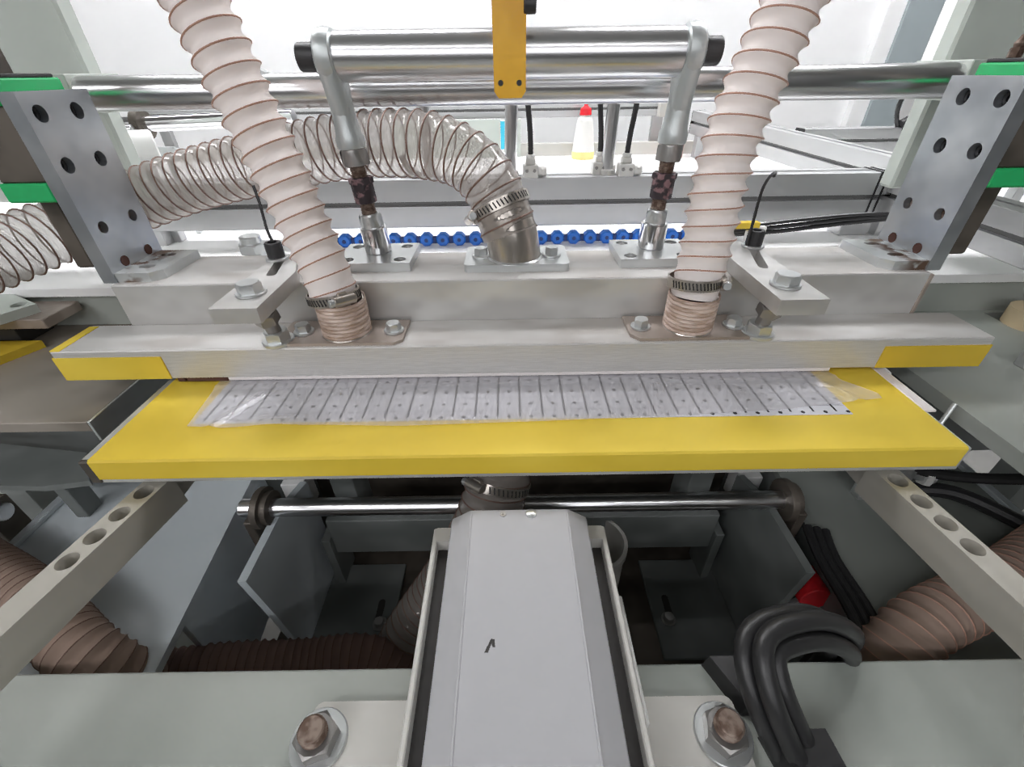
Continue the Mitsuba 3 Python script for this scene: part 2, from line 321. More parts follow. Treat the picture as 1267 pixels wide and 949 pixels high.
# posts, fittings and tubes on the cross profile
def post(x, y, dx, label):
    k = thing('cylinder_post', label, 'post', None)
    put('rod', cyl((x, y, 1.116), (x + dx * .5, y, 1.27), .0115, 24), 'satin_chrome', k)
    put('base', cyl((x, y, 1.1165), (x + dx * .05, y, 1.128), .0155, 24), 'fitting_white', k)
post(-.012, .925, .01, 'chrome rod rising behind the top of the centre hose')
post(.172, .925, .002, 'chrome rod rising between two black tubes, right of the bottle')
post(-.165, .93, .0, 'short chrome rod seen under the arch of the clear hose')
def fitting(x, y, label, tubes):
    k = thing('pneumatic_fitting', label, 'fitting', 'pneumatic fittings on the cross profile')
    put('body', join(box(x - .014, x + .014, y - .016, y + .012, 1.117, 1.139), box(x - .009, x + .009, y - .011, y + .007, 1.139, 1.149)), 'fitting_white', k)
    put('side_port', join(cyl((x + .014, y - .004, 1.127), (x + .030, y - .004, 1.127), .0085, 14), cyl((x + .020, y - .004, 1.127), (x + .024, y - .004, 1.127), .010, 6)), 'fitting_white', k)
    put('collar', cyl((x, y - .002, 1.149), (x, y - .002, 1.156), .0085, 14), 'fitting_white', k)
    for sx in (-.007, .007): put('screw', cyl((x + sx, y - .0155, 1.130), (x + sx, y - .0185, 1.130), .003, 10), 'nut_steel', k)
    tag(put('air_tube', tube([(x, y - .002, 1.152)] + tubes, .0048, 10), 'black_rubber'), 'black air tube rising from the ' + label, 'tube')
fitting(.026, .915, 'white fitting next to the centre post', [(.024, .913, 1.20), (.020, .915, 1.24), (.019, .92, 1.27)])
fitting(.204, .915, 'white fitting right of the second post', [(.206, .913, 1.19), (.211, .916, 1.24), (.210, .92, 1.27)])
fitting(.158, .935, 'small white fitting left of the second post', [(.156, .935, 1.19), (.150, .935, 1.24), (.15, .937, 1.27)])
tag(put('air_tube', tube([(-.215, .93, 1.155), (-.20, .925, 1.128), (-.183, .92, 1.1215)], .006, 10), 'black_rubber'), 'short black tube below the arch of the clear hose', 'tube')

# glue bottle
k = thing('glue_bottle', 'squeeze bottle with a red pointed cap and yellow liquid, standing on the table', 'bottle')
bx, by = .275, 1.93
put('body', lathe([(.0428, 1.026), (.030, 1.125), (.026, 1.135), (.017, 1.142), (.017, 1.150)], (bx, by, 0)), 'bottle_plastic', k)
put('liquid', lathe([(0, 1.0), (.040, 1.0), (.043, 1.003), (.043, 1.026), (0, 1.026)], (bx, by, 0), n=28), 'yellow_liquid', k, 'yellow liquid in the lower part')
put('cap', lathe([(.021, 1.146), (.022, 1.148), (.020, 1.167), (.012, 1.172), (.007, 1.176), (.0055, 1.195), (0, 1.196)], (bx, by, 0)), 'red_plastic', k, 'red pointed cap')
k = thing('label_card', 'small cyan and white card at the far edge of the table', 'card')
put('card', box(-.045, .02, 1.985, 1.992, 1.0, 1.13), 'white_paint', k)
put('print', box(-.044, -.022, 1.983, 1.9855, 1.03, 1.125, 0), 'cyan_print', k)
tag(put('back_panel', box(-.46, .035, 1.993, 1.999, 1.0, 1.132), 'column_paint'), 'grey panel at the far edge of the table, behind the arch of the clear hose', 'panel')
tag(put('pink_block', box(.60, .655, 1.90, 1.95, 1.0, 1.085), pr((.62, .38, .35), .6)), 'pink block on the far table beside the right rod end', 'block')

# left: rod with collar, white roller, metal clip
k = thing('guide_rod', 'chrome rod with a dark collar low behind the left bracket', 'rod')
put('rod', cyl((-1.25, 1.3, 1.176), (-.55, 1.3, 1.196), .018, 20), 'chrome', k)
put('thin_rod', cyl((-.93, 1.255, 1.178), (-1.25, 1.21, 1.145), .011, 16), 'satin_chrome', k)
put('collar', cyl((-.925, 1.3, 1.185), (-.945, 1.3, 1.1845), .034, 24), 'dark_steel', k)
for x in (-1.22, -.58): put('stand', box(x - .012, x + .012, 1.29, 1.31, 1.0, 1.18), 'profile', k)
k = thing('guide_roller', 'white plastic roller just behind the left bracket', 'roller')
put('tyre', lathe([(.012, 0), (.026, 0), (.030, .003), (.030, .055), (.026, .058), (.012, .058)], (-.728, .92, 1.172), (.8, .6, 0), 28), 'white_paint', k)
put('bearing', lathe([(0, -.001), (.006, -.001), (.006, -.004), (.012, -.004), (.0145, .004), (.0145, .05)], (-.728, .92, 1.172), (.8, .6, 0), 24), 'nut_steel', k)
put('stand', box(-.715, -.695, .93, .95, 1.0, 1.15), 'profile', k)
tag(put('metal_clip', join(box(-.715, -.675, .99, 1.0, 1.142, 1.168), box(-.675, -.655, .985, 1.0, 1.152, 1.165), box(-.70, -.69, .99, 1.0, 1.0, 1.145)), 'zinc'), 'small shiny clip between the white roller and the clear hose', 'clip')

tag(put('green_pipe', tube([(.83, .95, 1.092), (1.0, .95, 1.092), (1.4, .95, 1.092)], .008, 12), 'green_plastic'), 'green pipe at the right edge, just beyond the right green cap', 'pipe')
tag(put('pipe_stand', box(1.0, 1.02, .94, .96, 1.0, 1.085), 'profile'), 'small stand under the green pipe', 'stand')
k = thing('cable_plug', 'black plug on a bent cable above the right rear profile', 'plug')
put('plug', cyl((1.22, 1.60, 1.125), (1.29, 1.60, 1.165), .018, 16), 'black_rubber', k)
put('cable', tube([(1.22, 1.61, 1.122), (1.20, 1.61, 1.16), (1.20, 1.61, 1.21), (1.24, 1.61, 1.25)], .006, 8), 'black_rubber', k)
tag(put('metal_tab', hull([(-.375, .715, 1.280), (-.335, .715, 1.281), (-.372, .715, 1.302), (-.36, .715, 1.296), (-.332, .715, 1.284), (-.375, .73, 1.280), (-.335, .73, 1.281), (-.372, .73, 1.302), (-.332, .73, 1.284)]), 'zinc'), 'small pointed sheet-metal tab on the tie bar, left of the chrome tube', 'tab')

# ================================================================== uprights, rails and brackets
for s, side in ((-1, 'left'), (1, 'right')):
    X = lambda a, b: (min(s * a, s * b), max(s * a, s * b))
    k = thing('machine_column', f'pale painted machine column at the top {side} of the press', 'column')
    put('housing', box(*X(.630, 1.15), .80, .832, 1.11, RZ, .004), 'column_paint', k)
    k = thing('linear_guide', f'dark vertical rail with a green-capped carriage outside the {side} bracket', 'linear guide')
    put('rail', box(*X(.5765, .602), .588, .625, 1.07, 1.9, .003), 'dark_steel', k)
    put('carriage', box(*X(.551, .607), .563, .648, 1.181, 1.2575, .002), 'dark_steel', k)
    put('end_cap', box(*X(.551, .609), .560, .652, 1.2575, 1.282, .002), 'green_plastic', k, 'green end cap')
    put('end_cap', box(*X(.551, .609), .560, .652, 1.160, 1.181, .002), 'green_plastic', k, 'green end cap')
    put('seal', box(*X(.553, .607), .565, .646, 1.282, 1.286, .001), 'black_rubber', k)
    put('rail_mount', box(*X(.551, .5765), .60, .66, 1.075, 1.163, .001), 'dark_steel', k)
    put('stay', box(*X(.602, .63), .60, .81, 1.62, 1.9), 'column_paint', k)
    for z in (1.30, 1.36): put('screw', cyl((s * .577, .605, z), (s * .5735, .605, z), .006, 16), 'hole_black', k)
    k = thing('angle_bracket', f'thick steel angle bracket with bolt holes at the {side} end of the beam', 'bracket')
    hs = [(.579, 1.249, .0088), (.630, 1.249, .0088), (.579, 1.197, .0088), (.630, 1.197, .0088), (.582, 1.125, .0074), (.637, 1.126, .0074)]
    P = sbox(.560, 1.059, .660, 1.27)
    for y, z, r in hs: P = P.difference(Point(y, z).buffer(r, quad_segs=6))
    put('upright', along_x(P, *X(.532, .5505)), 'bracket_steel', k, smooth=20)
    for i, (y, z, r) in enumerate(hs):
        put('screw', lathe([(r - .0008, 0), (r - .0008, .007), (r * .45, .007), (r * .4, .002), (0, .002)], (s * .5475, y, z), (-s, 0, 0), 16), 'rust_steel' if i > 3 else 'black_oxide', k)
    F = Polygon([(.476, .575), (.488, .562), (.532, .562), (.532, .655), (.476, .655)])
    for y in (.588, .635): F = F.difference(Point(.502, y).buffer(.0062).union(Point(.510, y).buffer(.0062)).convex_hull)
    F = Polygon([(s * x, y) for x, y in F.exterior.coords], [[(s * x, y) for x, y in r.coords] for r in F.interiors])
    put('foot', flat(F, 1.059, 1.0715), 'stained_zinc', k, smooth=20)
    for y in (.588, .635):
        put('foot_screw', join(cyl((s * .506, y, 1.0585), (s * .506, y, 1.066), .0055, 14)), 'rust_steel', k)
        put('gusset_hole', cyl((s * .5325, y, 1.0795), (s * .5312, y, 1.0795), .0068, 16, 0), 'foam_brown', k)
tag(put('grease_nipple', join(cyl((.578, .640, 1.286), (.578, .640, 1.296), .007, 6), lathe([(.005, 0), (.006, .004), (.004, .008), (.0025, .012), (0, .013)], (.578, .64, 1.296), n=14)), 'rust_steel'), 'rusty brass nipple on top of the right green cap', 'nipple')

# ================================================================== rear beam, upper plate, lower plate
k = thing('rear_beam', 'wide grey metal beam standing behind the upper press plate', 'beam')
put('bar', box(-.536, .533, .5505, .662, .962, 1.059, .0012), 'aluminium', k)
put('top_skin', box(-.534, .531, .5525, .660, 1.0588, 1.0594, 0), 'dusty_aluminium', k)
put('end_plate', box(.533, .539, .5505, .662, .964, 1.057), 'brown_steel', k)
k = thing('support_stand', 'dark legs under the rear beam', 'stand')
for x in (-.50, .42): put('leg', box(x, x + .08, .60, .64, 0, .963), 'dark_paint', k)

k = thing('upper_press_plate', 'long brushed aluminium upper press plate with yellow tape on both ends', 'press plate')
up = Polygon([(-.590, .480), (.588, .480), (.592, .5495), (-.590, .5495)])
put('plate', box(-.590, .588, .480, .5500, .960, 1.002, .0012), 'brushed_aluminium', k)
put('top_face', box(-.588, .586, .482, .5495, 1.0018, 1.0024, 0), 'dusty_aluminium', k)
put('tape', join(box(-.5905, -.455, .4788, .4808, .9605, .9935, 0), box(-.5912, -.5895, .4788, .549, .9605, .9935, 0)), 'yellow_film', k, 'yellow tape')
put('tape', box(-.590, -.578, .481, .5465, 1.002, 1.0032, 0), 'yellow_film', k, 'yellow tape')
put('tape', join(box(.455, .5885, .4788, .4808, .9605, .992, 0), box(.5875, .589, .4788, .549, .9605, .992, 0)), 'ochre_film', k, 'yellow tape')
put('gasket', box(-.385, .40, .4815, .50, .9545, .9602, .001), 'foam_white', k, 'pale foam strip under the front edge')
put('dark_gasket', join(box(-.44, -.386, .4825, .50, .953, .9602, .001), box(-.452, -.442, .4825, .50, .953, .9602, .001)), 'foam_brown', k)

k = thing('lower_press_plate', 'lower press plate wrapped in yellow film, below the upper plate', 'press plate')
put('plate', box(-.474, .470, .3405, .60, .917, .949, .001), 'aluminium', k)
cov = Polygon([(.3385, .9245), (.3385, .949), (.3405, .9512), (.60, .9512), (.60, .949), (.3412, .949), (.3405, .9485), (.3405, .9245)])
put('yellow_cover', along_x(cov, -.463, .464), 'yellow_film', k, 'yellow film cover', smooth=40)
put('edge_foam', box(.464, .478, .40, .60, .949, .9525, .001), 'foam_white', k, 'white foam strip on the right edge')
put('corner', box(-.474, -.463, .339, .345, .918, .9495), 'dark_steel', k)
tag(put('plate_carrier', join(box(-.43, -.09, .44, .60, .895, .917), box(.05, .43, .44, .60, .895, .917), box(-.33, -.29, .53, .59, .55, .9), box(.29, .33, .53, .59, .55, .9)), 'dark_paint'), 'dark carrier below the yellow press plate', 'carrier')

st = thing('scale_strip', 'flat grey strip printed with lines and dots, under the film on the yellow plate', 'strip')
put('strip', box(-.385, .378, .3965, .545, .9511, .9520, 0), 'grid_print', st, smooth=False)

# film sheet
nx, ny = 150, 34
U, V = np.meshgrid(np.linspace(0, 1, nx), np.linspace(0, 1, ny), indexing='ij')
fy = np.interp(U, [0, .05, .13, .19, .30, .5, .7, .85, .95, 1], [.392, .388, .390, .391, .387, .391, .398, .406, .418, .424])
xl = np.interp(V, [0, 1], [-.388, -.405]); xr = np.interp(V, [0, .08, .35, 1], [.43, .432, .402, .395])
fx = xl + (xr - xl) * U; yy = fy + (.545 - fy) * V
pp = np.stack([fx * 6, yy * 18, 0 * fx], -1); nz = meshkit.fbm(pp, 3, 5)
crease = np.exp(-((yy - (.470 + .006 * np.sin(fx * 16))) / .004) ** 2) * .0022 + np.exp(-((fx + .33 + (yy - .45) * -.5) / .006) ** 2) * .003 + np.exp(-((fx - .385 - (yy - .44) * -.7) / .005) ** 2) * .004
fz = .9526 + 0.0018 * nz ** 1.5 + crease * (yy < .49) + .003 * np.exp(-((fx + .29) / .03) ** 2) * (V < .1)
fz = np.where(yy > .478, np.minimum(fz, .9540), fz)
idx = np.arange(nx * ny).reshape(nx, ny); a, b, c, d = idx[:-1, :-1], idx[1:, :-1], idx[1:, 1:], idx[:-1, 1:]
film = mk(np.stack([fx, yy, fz], -1).reshape(-1, 3), np.vstack([np.stack([a, b, c], -1).reshape(-1, 3), np.stack([a, c, d], -1).reshape(-1, 3)]))
tag(put('film_sheet', film, 'film_plastic', smooth=True), 'thin wrinkled translucent film sheet lying over the yellow plate', 'film')

# ================================================================== top tube, rod ends
k = thing('tie_bar', 'long polished steel bar running between the two brackets, behind the hoses', 'bar')
put('rod', cyl((-.60, .722, 1.263), (.60, .722, 1.263), .0205, 40), 'satin_chrome', k)
for s in (-1, 1): put('clamp_block', box(min(s * .585, s * .64), max(s * .585, s * .64), .70, .80, 1.24, 1.286), 'column_paint', k)
k = thing('lift_tube', 'thick chrome tube held between two rod ends, with a yellow bar in front', 'tube')
put('tube', cyl((-.2095, .636, 1.297), (.1855, .636, 1.297), .0245, 48), 'satin_chrome', k)
for s, x in ((-1, -.233), (1, .209)):
    put('end_bolt', lathe([(0, 0), (.0132, 0), (.0142, .001), (.0142, .020), (.0132, .0215), (.008, .0215), (.0075, .012), (0, .012)], (x - s * .001, .636, 1.297), (s, 0, 0), 28), 'black_oxide', k, 'black socket-head bolt at one end')
    put('end_washer', cyl((x - s * .005, .636, 1.297), (x, .636, 1.297), .0175, 28), 'black_oxide', k)
for (x, top, z0, side) in ((-.2025, -.2195, 1.0715, 'left'), (.1865, .196, 1.0715, 'right')):
    B, Tp = np.array([x, .636, 1.059]), np.array([top, .636, 1.297]); at = lambda z: B + (Tp - B) * (z - 1.059) / (1.297 - 1.059); ax = Tp - B
    k = thing('rod_end_link', f'{side} threaded rod-end link with a chrome foot joining the tube to the beam', 'link rod')
    P = rrect(-.052, .052, -.043, .043, .001)
    hp = [(-.036, -.028), (.036, -.028), (-.036, .028), (.036, .028)]
    for q in hp: P = P.difference(Point(q).buffer(.0085))
    m = flat(P, 1.0595, 1.0715); m.apply_translation([x, .628, 0]); b = put('base_plate', m, 'zinc', k, smooth=20)
    for q in hp: put('socket_screw', lathe([(.0078, 0), (.0078, .0075), (.007, .009), (.0036, .009), (.0034, .004), (0, .004)], (x + q[0], .628 + q[1], 1.0595), (0, 0, 1), 18), 'nut_steel', b)
    put('chrome_foot', cyl(at(1.071), at(1.106), .0185, 36), 'chrome', k, 'shiny chrome foot')
    put('lock_nut', hexn(at(1.106), ax, .027, .018, .2), 'zinc', k)
    put('stud', cyl(at(1.12), at(1.20), .0092, 20), 'rust_steel', k, 'brown threaded stud')
    th = []
    for z in np.arange(1.124, 1.190, .0022):
        th.append(lathe([(.0090, 0), (.0103, .0008), (.0090, .0016)], at(z), ax, 18))
    put('thread', join(th), 'rust_steel', k)
    put('coupling', join(cyl(at(1.138), at(1.166), .0145, 14, .001), hexn(at(1.162), ax, .029, .008)), 'paint_marks', k, 'coupling smeared with dark paint')
    put('jam_nut', hexn(at(1.184), ax, .030, .020, .1), 'nut_steel', k)
    put('shank', lathe([(.012, 0), (.0165, 0), (.0178, .002), (.0178, .013), (.0158, .016), (.0145, .030), (.0135, .052), (.0125, .066)], at(1.2035), ax, 32), 'cast_zinc', k, 'grey cast shank')
    # eye ring
    th_ = []; 
    for r, h in [(.0155, -.0105), (.0215, -.0115), (.0265, -.008), (.0282, 0), (.0265, .008), (.0215, .0115), (.0155, .0105), (.0155, -.0105)]: th_.append((r, h))
    eye = lathe(th_, (top, .636, 1.297), (1, 0, 0), 40)
    put('eye', eye, 'cast_zinc', k, 'grey cast eye ring')
    put('neck', hull([tuple(at(1.232) + np.array([.0128 * math.cos(t), .0128 * math.sin(t), 0])) for t in np.arange(12) * math.pi / 6] + [tuple(at(1.286) + np.array([sx * .0098, sy * .0225, 0])) for sx in (-1, 1) for sy in (-1, 1)] + [tuple(at(1.274) + np.array([sx * .0118, sy * .014, 0])) for sx in (-1, 1) for sy in (-1, 1)]), 'cast_zinc', k)
    put('race', cyl((top - .0132, .636, 1.297), (top + .0132, .636, 1.297), .0205, 32), 'black_oxide', k)
yb = Polygon([(-.030, 2.0), (.006, 2.0), (.006, 1.262), (.001, 1.2555), (-.025, 1.2555), (-.030, 1.262)])
k = thing('yellow_hanger', 'yellow-orange painted bar hanging in front of the chrome tube, with a black knob', 'hanger')
put('bar', along_y(yb, .6065, .6115), 'orange_paint', k)
for x in (-.0225, -.0015): put('scuff', prism(Point(0, 0).buffer(.003, quad_segs=4), (x, .6068, 1.270), (0, -1, 0), .0005), 'hole_black', k)
put('knob', cyl((.0035, .609, 1.338), (.0165, .609, 1.338), .0082, 20), 'black_oxide', k, 'black knob')
put('ceiling_stay', box(-.03, .006, .6115, .81, 1.95, 2.0), 'orange_paint', k)

# ================================================================== hoses and their flanges
def hose(label, pts, R, pitch, depth, mat, wire='wire_copper', ease=None, wr=.0009):
    k = thing('suction_hose', label, 'hose')
    w, h = hose_mesh(pts, R, pitch, depth, wr, ease=ease)
    put('hose_wall', w, mat, k, smooth=True)
    put('wire_coil', h, wire, k, 'copper-coloured wire spiral', smooth=True)
    return k
def grip(frac, r=.93, d=.35):
    def f(t):
        q = min(max((t - frac * .8) / (frac * .5), 0), 1); q = q * q * (3 - 2 * q); return r + (1 - r) * q, d + (1 - d) * q
    return f
HL = [(-.2345, .5185, 1.046), (-.236, .521, 1.055), (-.241, .528, 1.080), (-.257, .542, 1.128), (-.276, .555, 1.193), (-.293, .564, 1.247), (-.307, .572, 1.297), (-.322, .580, 1.342), (-.345, .588, 1.41), (-.40, .60, 1.56)]
HR = [(.215, .519, 1.046), (.216, .521, 1.055), (.2195, .528, 1.075), (.225, .541, 1.122), (.229, .553, 1.186), (.239, .562, 1.240), (.255, .570, 1.290), (.271, .578, 1.335), (.292, .586, 1.40), (.34, .60, 1.55)]
hl = hose('milky hose with copper rings rising from the left flange of the upper plate', HL, .0315, .0182, .0048, 'hose_milky', ease=grip(.09))
clamp(hl, (-.2355, .5195, 1.0545), (-.10, .13, 1), .0308, side=(.62, -.75, 0), tilt=-1)
hr = hose('milky hose with copper rings rising from the right flange of the upper plate', HR, .0315, .0182, .0048, 'hose_milky', ease=grip(.09))
clamp(hr, (.2125, .5215, 1.0655), (.0, .15, 1), .0308, side=(.92, -.35, .05), tilt=-1)
def flange(x, label, xb):
    k = thing('hose_flange', label, 'flange')
    put('plate', flat(Polygon([(x - .083, .484), (x + .066, .484), (x + .076, .492), (x + .076, .546), (x - .083, .546)]) if x < 0 else Polygon([(x - .068, .484), (x + .073, .484), (x + .075, .487), (x + .075, .546), (x - .078, .546), (x - .078, .496)]), 1.0024, 1.0064), 'brown_steel', k, smooth=20)
    put('spigot', lathe([(.0285, .0), (.0315, .0), (.0295, .003), (.0285, .006), (.0285, .045), (.027, .045)], (x, .516, 1.006)), 'spigot_steel', k)
    put('ribbed_sleeve', lathe([(.0294 + .0018 * abs(math.sin(i * math.pi / 4)), i * .00125) for i in range(38)], (x, .516, 1.0068), n=44), 'sleeve_brown', k, 'brown ribbed end of the hose')
    for b in xb: bolt(k, b, .514, 1.0064, .0165, .0095)
flange(-.228, 'brown flange plate with two bolts under the left hose', (-.284, -.167))
flange(.214, 'brown flange plate with two bolts under the right hose', (.153, .273))
k = thing('hose_flange', 'silver flange plate with a bent steel pipe at the centre of the beam', 'flange')
put('plate', flat(rrect(-.077, .065, .577, .656, .006), 1.0594, 1.0695), 'zinc', k, smooth=20)
for b in (-.055, .043): bolt(k, b, .612, 1.0695, .0165, .0095)
put('pipe', tube([(-.008, .611, 1.068), (-.010, .612, 1.085), (-.016, .615, 1.108), (-.025, .622, 1.128)], .0355, 40, 24), 'spigot_steel', k, 'bent steel pipe')
put('weld', lathe([(.0345, .002), (.038, .0), (.0385, -.001)], (-.008, .611, 1.0705)), 'zinc', k)
hc = hose('clear corrugated hose arching from the centre pipe to the left behind the left bracket', [(-.0145, .614, 1.098), (-.020, .619, 1.115), (-.029, .627, 1.138), (-.045, .640, 1.165), (-.073, .658, 1.186), (-.112, .675, 1.198), (-.17, .695, 1.201), (-.243, .712, 1.197), (-.32, .722, 1.185), (-.414, .732, 1.168), (-.511, .735, 1.147), (-.605, .724, 1.120), (-.672, .685, 1.100), (-.70, .62, 1.09), (-.72, .52, 1.085), (-.75, .40, 1.08)], .0418, .0190, .0036, 'hose_clear', 'wire_dark', grip(.13, .92, .4), .0012)
clamp(hc, (-.0265, .625, 1.133), (-.38, .30, .88), .0395, side=(-.9, -.4, -.2), tilt=1)

# ================================================================== clamp arms on the beam
for s, x0, x1, side in ((-1, -.338, -.286, 'left'), (1, .273, .326, 'right')):
    k = thing('clamp_arm', f'slotted aluminium clamp arm with a hex bolt, at the {side} of the upper plate', 'clamp arm')
    xm = (x0 + x1) / 2; yf = .436
    sx0 = -.327 if s < 0 else .319
    P = Polygon([(x0, yf), (x1, yf), (x1, .635), (x0, .635)]) if s > 0 else Polygon([(x0, yf), (x1, yf), (x1, .545), (x1 - .025, .61), (x0, .61)])
    P = P.difference(Point(xm + s * .001, .535).buffer(.006).union(Point(sx0, .605).buffer(.006)).convex_hull.intersection(sbox(-1, .4, 1, .60)))
    put('bar', flat(P, 1.0595, 1.0775), 'aluminium', k, smooth=20)
    bxx = xm - s * .002
    put('hex_bolt', hexn((bxx, .476, 1.0805), (0, 0, 1), .024, .011, .25), 'zinc', k)
    put('washer', cyl((bxx, .476, 1.0773), (bxx, .476, 1.0805), .0165), 'zinc', k)
    put('jack_screw', cyl((bxx, .4965, 1.0095), (bxx, .482, 1.062), .0085, 20), 'nut_steel', k)
    put('nut', hexn((bxx, .489, 1.036), (0, -.25, 1), .0255, .013, .5), 'nut_steel', k)
    put('foot', join(cyl((bxx, .4965, 1.0023), (bxx, .4965, 1.0075), .0195), hexn((bxx, .4965, 1.0075), (0, 0, 1), .027, .0125, .1)), 'zinc', k)
    sx, sy = (-.3285, .590) if s < 0 else (.321, .610)
    b = put('socket_screw', lathe([(0, 0), (.0102, 0), (.0108, .001), (.0108, .018), (.0098, .0195), (.006, .0195), (.0056, .011), (0, .011)], (sx, sy, 1.081), n=24), 'black_oxide', k, 'black socket-head screw')
    put('washer', cyl((sx, sy, 1.0773), (sx, sy, 1.081), .0145), 'zinc', b)
tag(put('black_wire', tube([(-.341, .612, 1.166), (-.338, .608, 1.14), (-.335, .600, 1.112), (-.3285, .592, 1.1003)], .0019, 8), 'black_rubber'), 'thin black wire leaning on the screw of the left clamp arm', 'wire')
tag(put('black_wire', tube([(.291, .555, 1.178), (.302, .575, 1.178), (.306, .595, 1.165), (.309, .605, 1.12), (.310, .605, 1.0775)], .0019, 8), 'black_rubber'), 'thin black wire behind the right hose, hooked over at the top', 'wire')
k = thing('cable_clip', 'white plastic cable clip with a yellow tab behind the right clamp arm', 'clip')
put('body', join(box(.405, .428, .79, .802, 1.0, 1.045), box(.428, .442, .80, .81, 1.02, 1.05), box(.385, .407, .79, .81, 1.0, 1.02)), 'fitting_white', k)
put('yellow_tab', box(.378, .426, .795, .81, 1.048, 1.0585), 'ochre_film', k)
for word, dz, r in (('lowest', 0, .004), ('middle', .008, .004), ('top', .016, .0035)):
    tag(put('signal_cable', tube([(.40, .835, 1.027 + dz * .6), (.47, .842, 1.028 + dz), (.56, .85, 1.034 + dz), (.70, .862, 1.043 + dz * .6), (.78, .87, 1.045)], r, 8), 'black_rubber'), f'{word} black cable of the bundle below the cross profile at the right', 'cable', 'bundle of black cables below the cross profile')
tag(put('steel_spacer', join(hexn((-.425, .71, 1.0), (0, 0, 1), .034, .03), cyl((-.425, .71, 1.03), (-.425, .71, 1.075), .0155), hexn((-.425, .71, 1.05), (0, 0, 1), .038, .014)), 'zinc'), 'hex steel spacer on the table just left of the left hose', 'spacer')

# ================================================================== side decks around the press
k = thing('side_guard', 'stained brown-grey guard plate left of the yellow press plate', 'guard plate')
put('plate', box(-1.3, -.545, .43, .699, .915, .93, .001), 'guard_stain', k)
put('edge', box(-.545, -.5415, .43, .699, .90, .9305, .0005), 'zinc', k)
put('added_backing', box(-1.3, -.56, .585, .595, .705, .915), 'dark_paint', k)  # added dark panel, hides a lit gap so the space below stays dark
put('leg', box(-1.02, -.97, .60, .66, 0, .915), 'dark_paint', k); put('leg', box(-.82, -.78, .62, .66, .70, .915), 'dark_paint', k)
k = thing('side_guard', 'grey painted guard plate with a rectangular opening right of the press', 'guard plate')
P = sbox(.545, .12, 1.3, .699).difference(sbox(.80, .645, .93, .690))
put('plate', flat(P, .91, .93), 'machine_paint', k, smooth=20)
put('added_backing', box(.60, 1.3, .585, .595, .705, .91), 'dark_paint', k)  # added on the right too, covering the bright gap with dark
put('opening_box', join(box(.80, .93, .690, .698, .84, .91), box(.93, .938, .645, .695, .84, .91), box(.80, .93, .64, .645, .84, .91), box(.79, .94, .64, .70, .83, .84)), 'dark_paint', k)
put('leg', box(1.0, 1.05, .60, .66, 0, .91), 'dark_paint', k); put('leg', box(.78, .82, .60, .64, .70, .91), 'dark_paint', k)
k = thing('cardboard_core', 'short beige cardboard core on the right guard plate against the table', 'core')
put('core', lathe([(.017, 0), (.036, 0), (.036, .028), (.017, .028), (.017, 0)], (.832, .662 - .02, .93)), 'cardboard', k)
k = thing('neighbour_press', 'next press plate with a yellow strip at the left edge of the picture', 'press plate')
put('yellow_plate', flat(Polygon([(-1.2, .530), (-.80, .530), (-.758, .622), (-1.2, .622)]), .93, .942), 'ochre_film', k, 'yellow strip')
put('base', box(-1.2, -.80, .63, .69, .93, .962), 'hole_black', k)  # black fill: shade of the gap between the plates put into the colour
put('upper_plate', box(-1.2, -.735, .622, .692, .962, .978), 'brown_steel', k)
m = flat(Polygon([(-1.2, .56), (-.80, .575), (-.76, .65), (-.85, .70), (-1.2, .70)]).difference(Point(-.785, .648).buffer(.011)), .978, .992)
put('cover_plate', m, 'column_paint', k)
put('hole', cyl((-.785, .648, .9775), (-.785, .648, .981), .0115), 'hole_black', k)

# arms under the lower plate
for s, side in ((-1, 'left'), (1, 'right')):
    k = thing('perforated_bar', f'grey bar with four round holes under the {side} end of the yellow plate', 'bar')
    f0, sl = (.398, .19) if s < 0 else (.385, .125)
    xi = lambda y: s * (f0 + sl * (.355 - y)); xo = lambda y: s * (f0 + .0275 + sl * (.355 - y)); xc = lambda y: (xi(y) + xo(y)) / 2
    P = Polygon([(xi(-.25), -.25), (xo(-.25), -.25), (xo(.353), .353), (xi(.353), .353)])
    ys = (.331, .302, .275, .248)
    for y in ys: P = P.difference(Point(xc(y), y).buffer(.0096, quad_segs=6))
    put('bar', flat(P, .872, .912), 'arm_metal', k, smooth=20)
    put('tongue', box(min(xi(.35), xo(.35)) + .004, max(xi(.35), xo(.35)) - .004, .35, .45, .876, .9165), 'arm_metal', k)
    for y in ys: put('bolt', lathe([(.009, 0), (.009, .010), (.0083, .012), (.0045, .012), (.004, .005), (0, .005)], (xc(y), y, .870), n=18), 'dark_steel', k)
    put('stand', box(min(xi(-.2), xo(-.2)), max(xi(-.2), xo(-.2)), -.25, -.18, 0, .873), 'arm_metal', k)

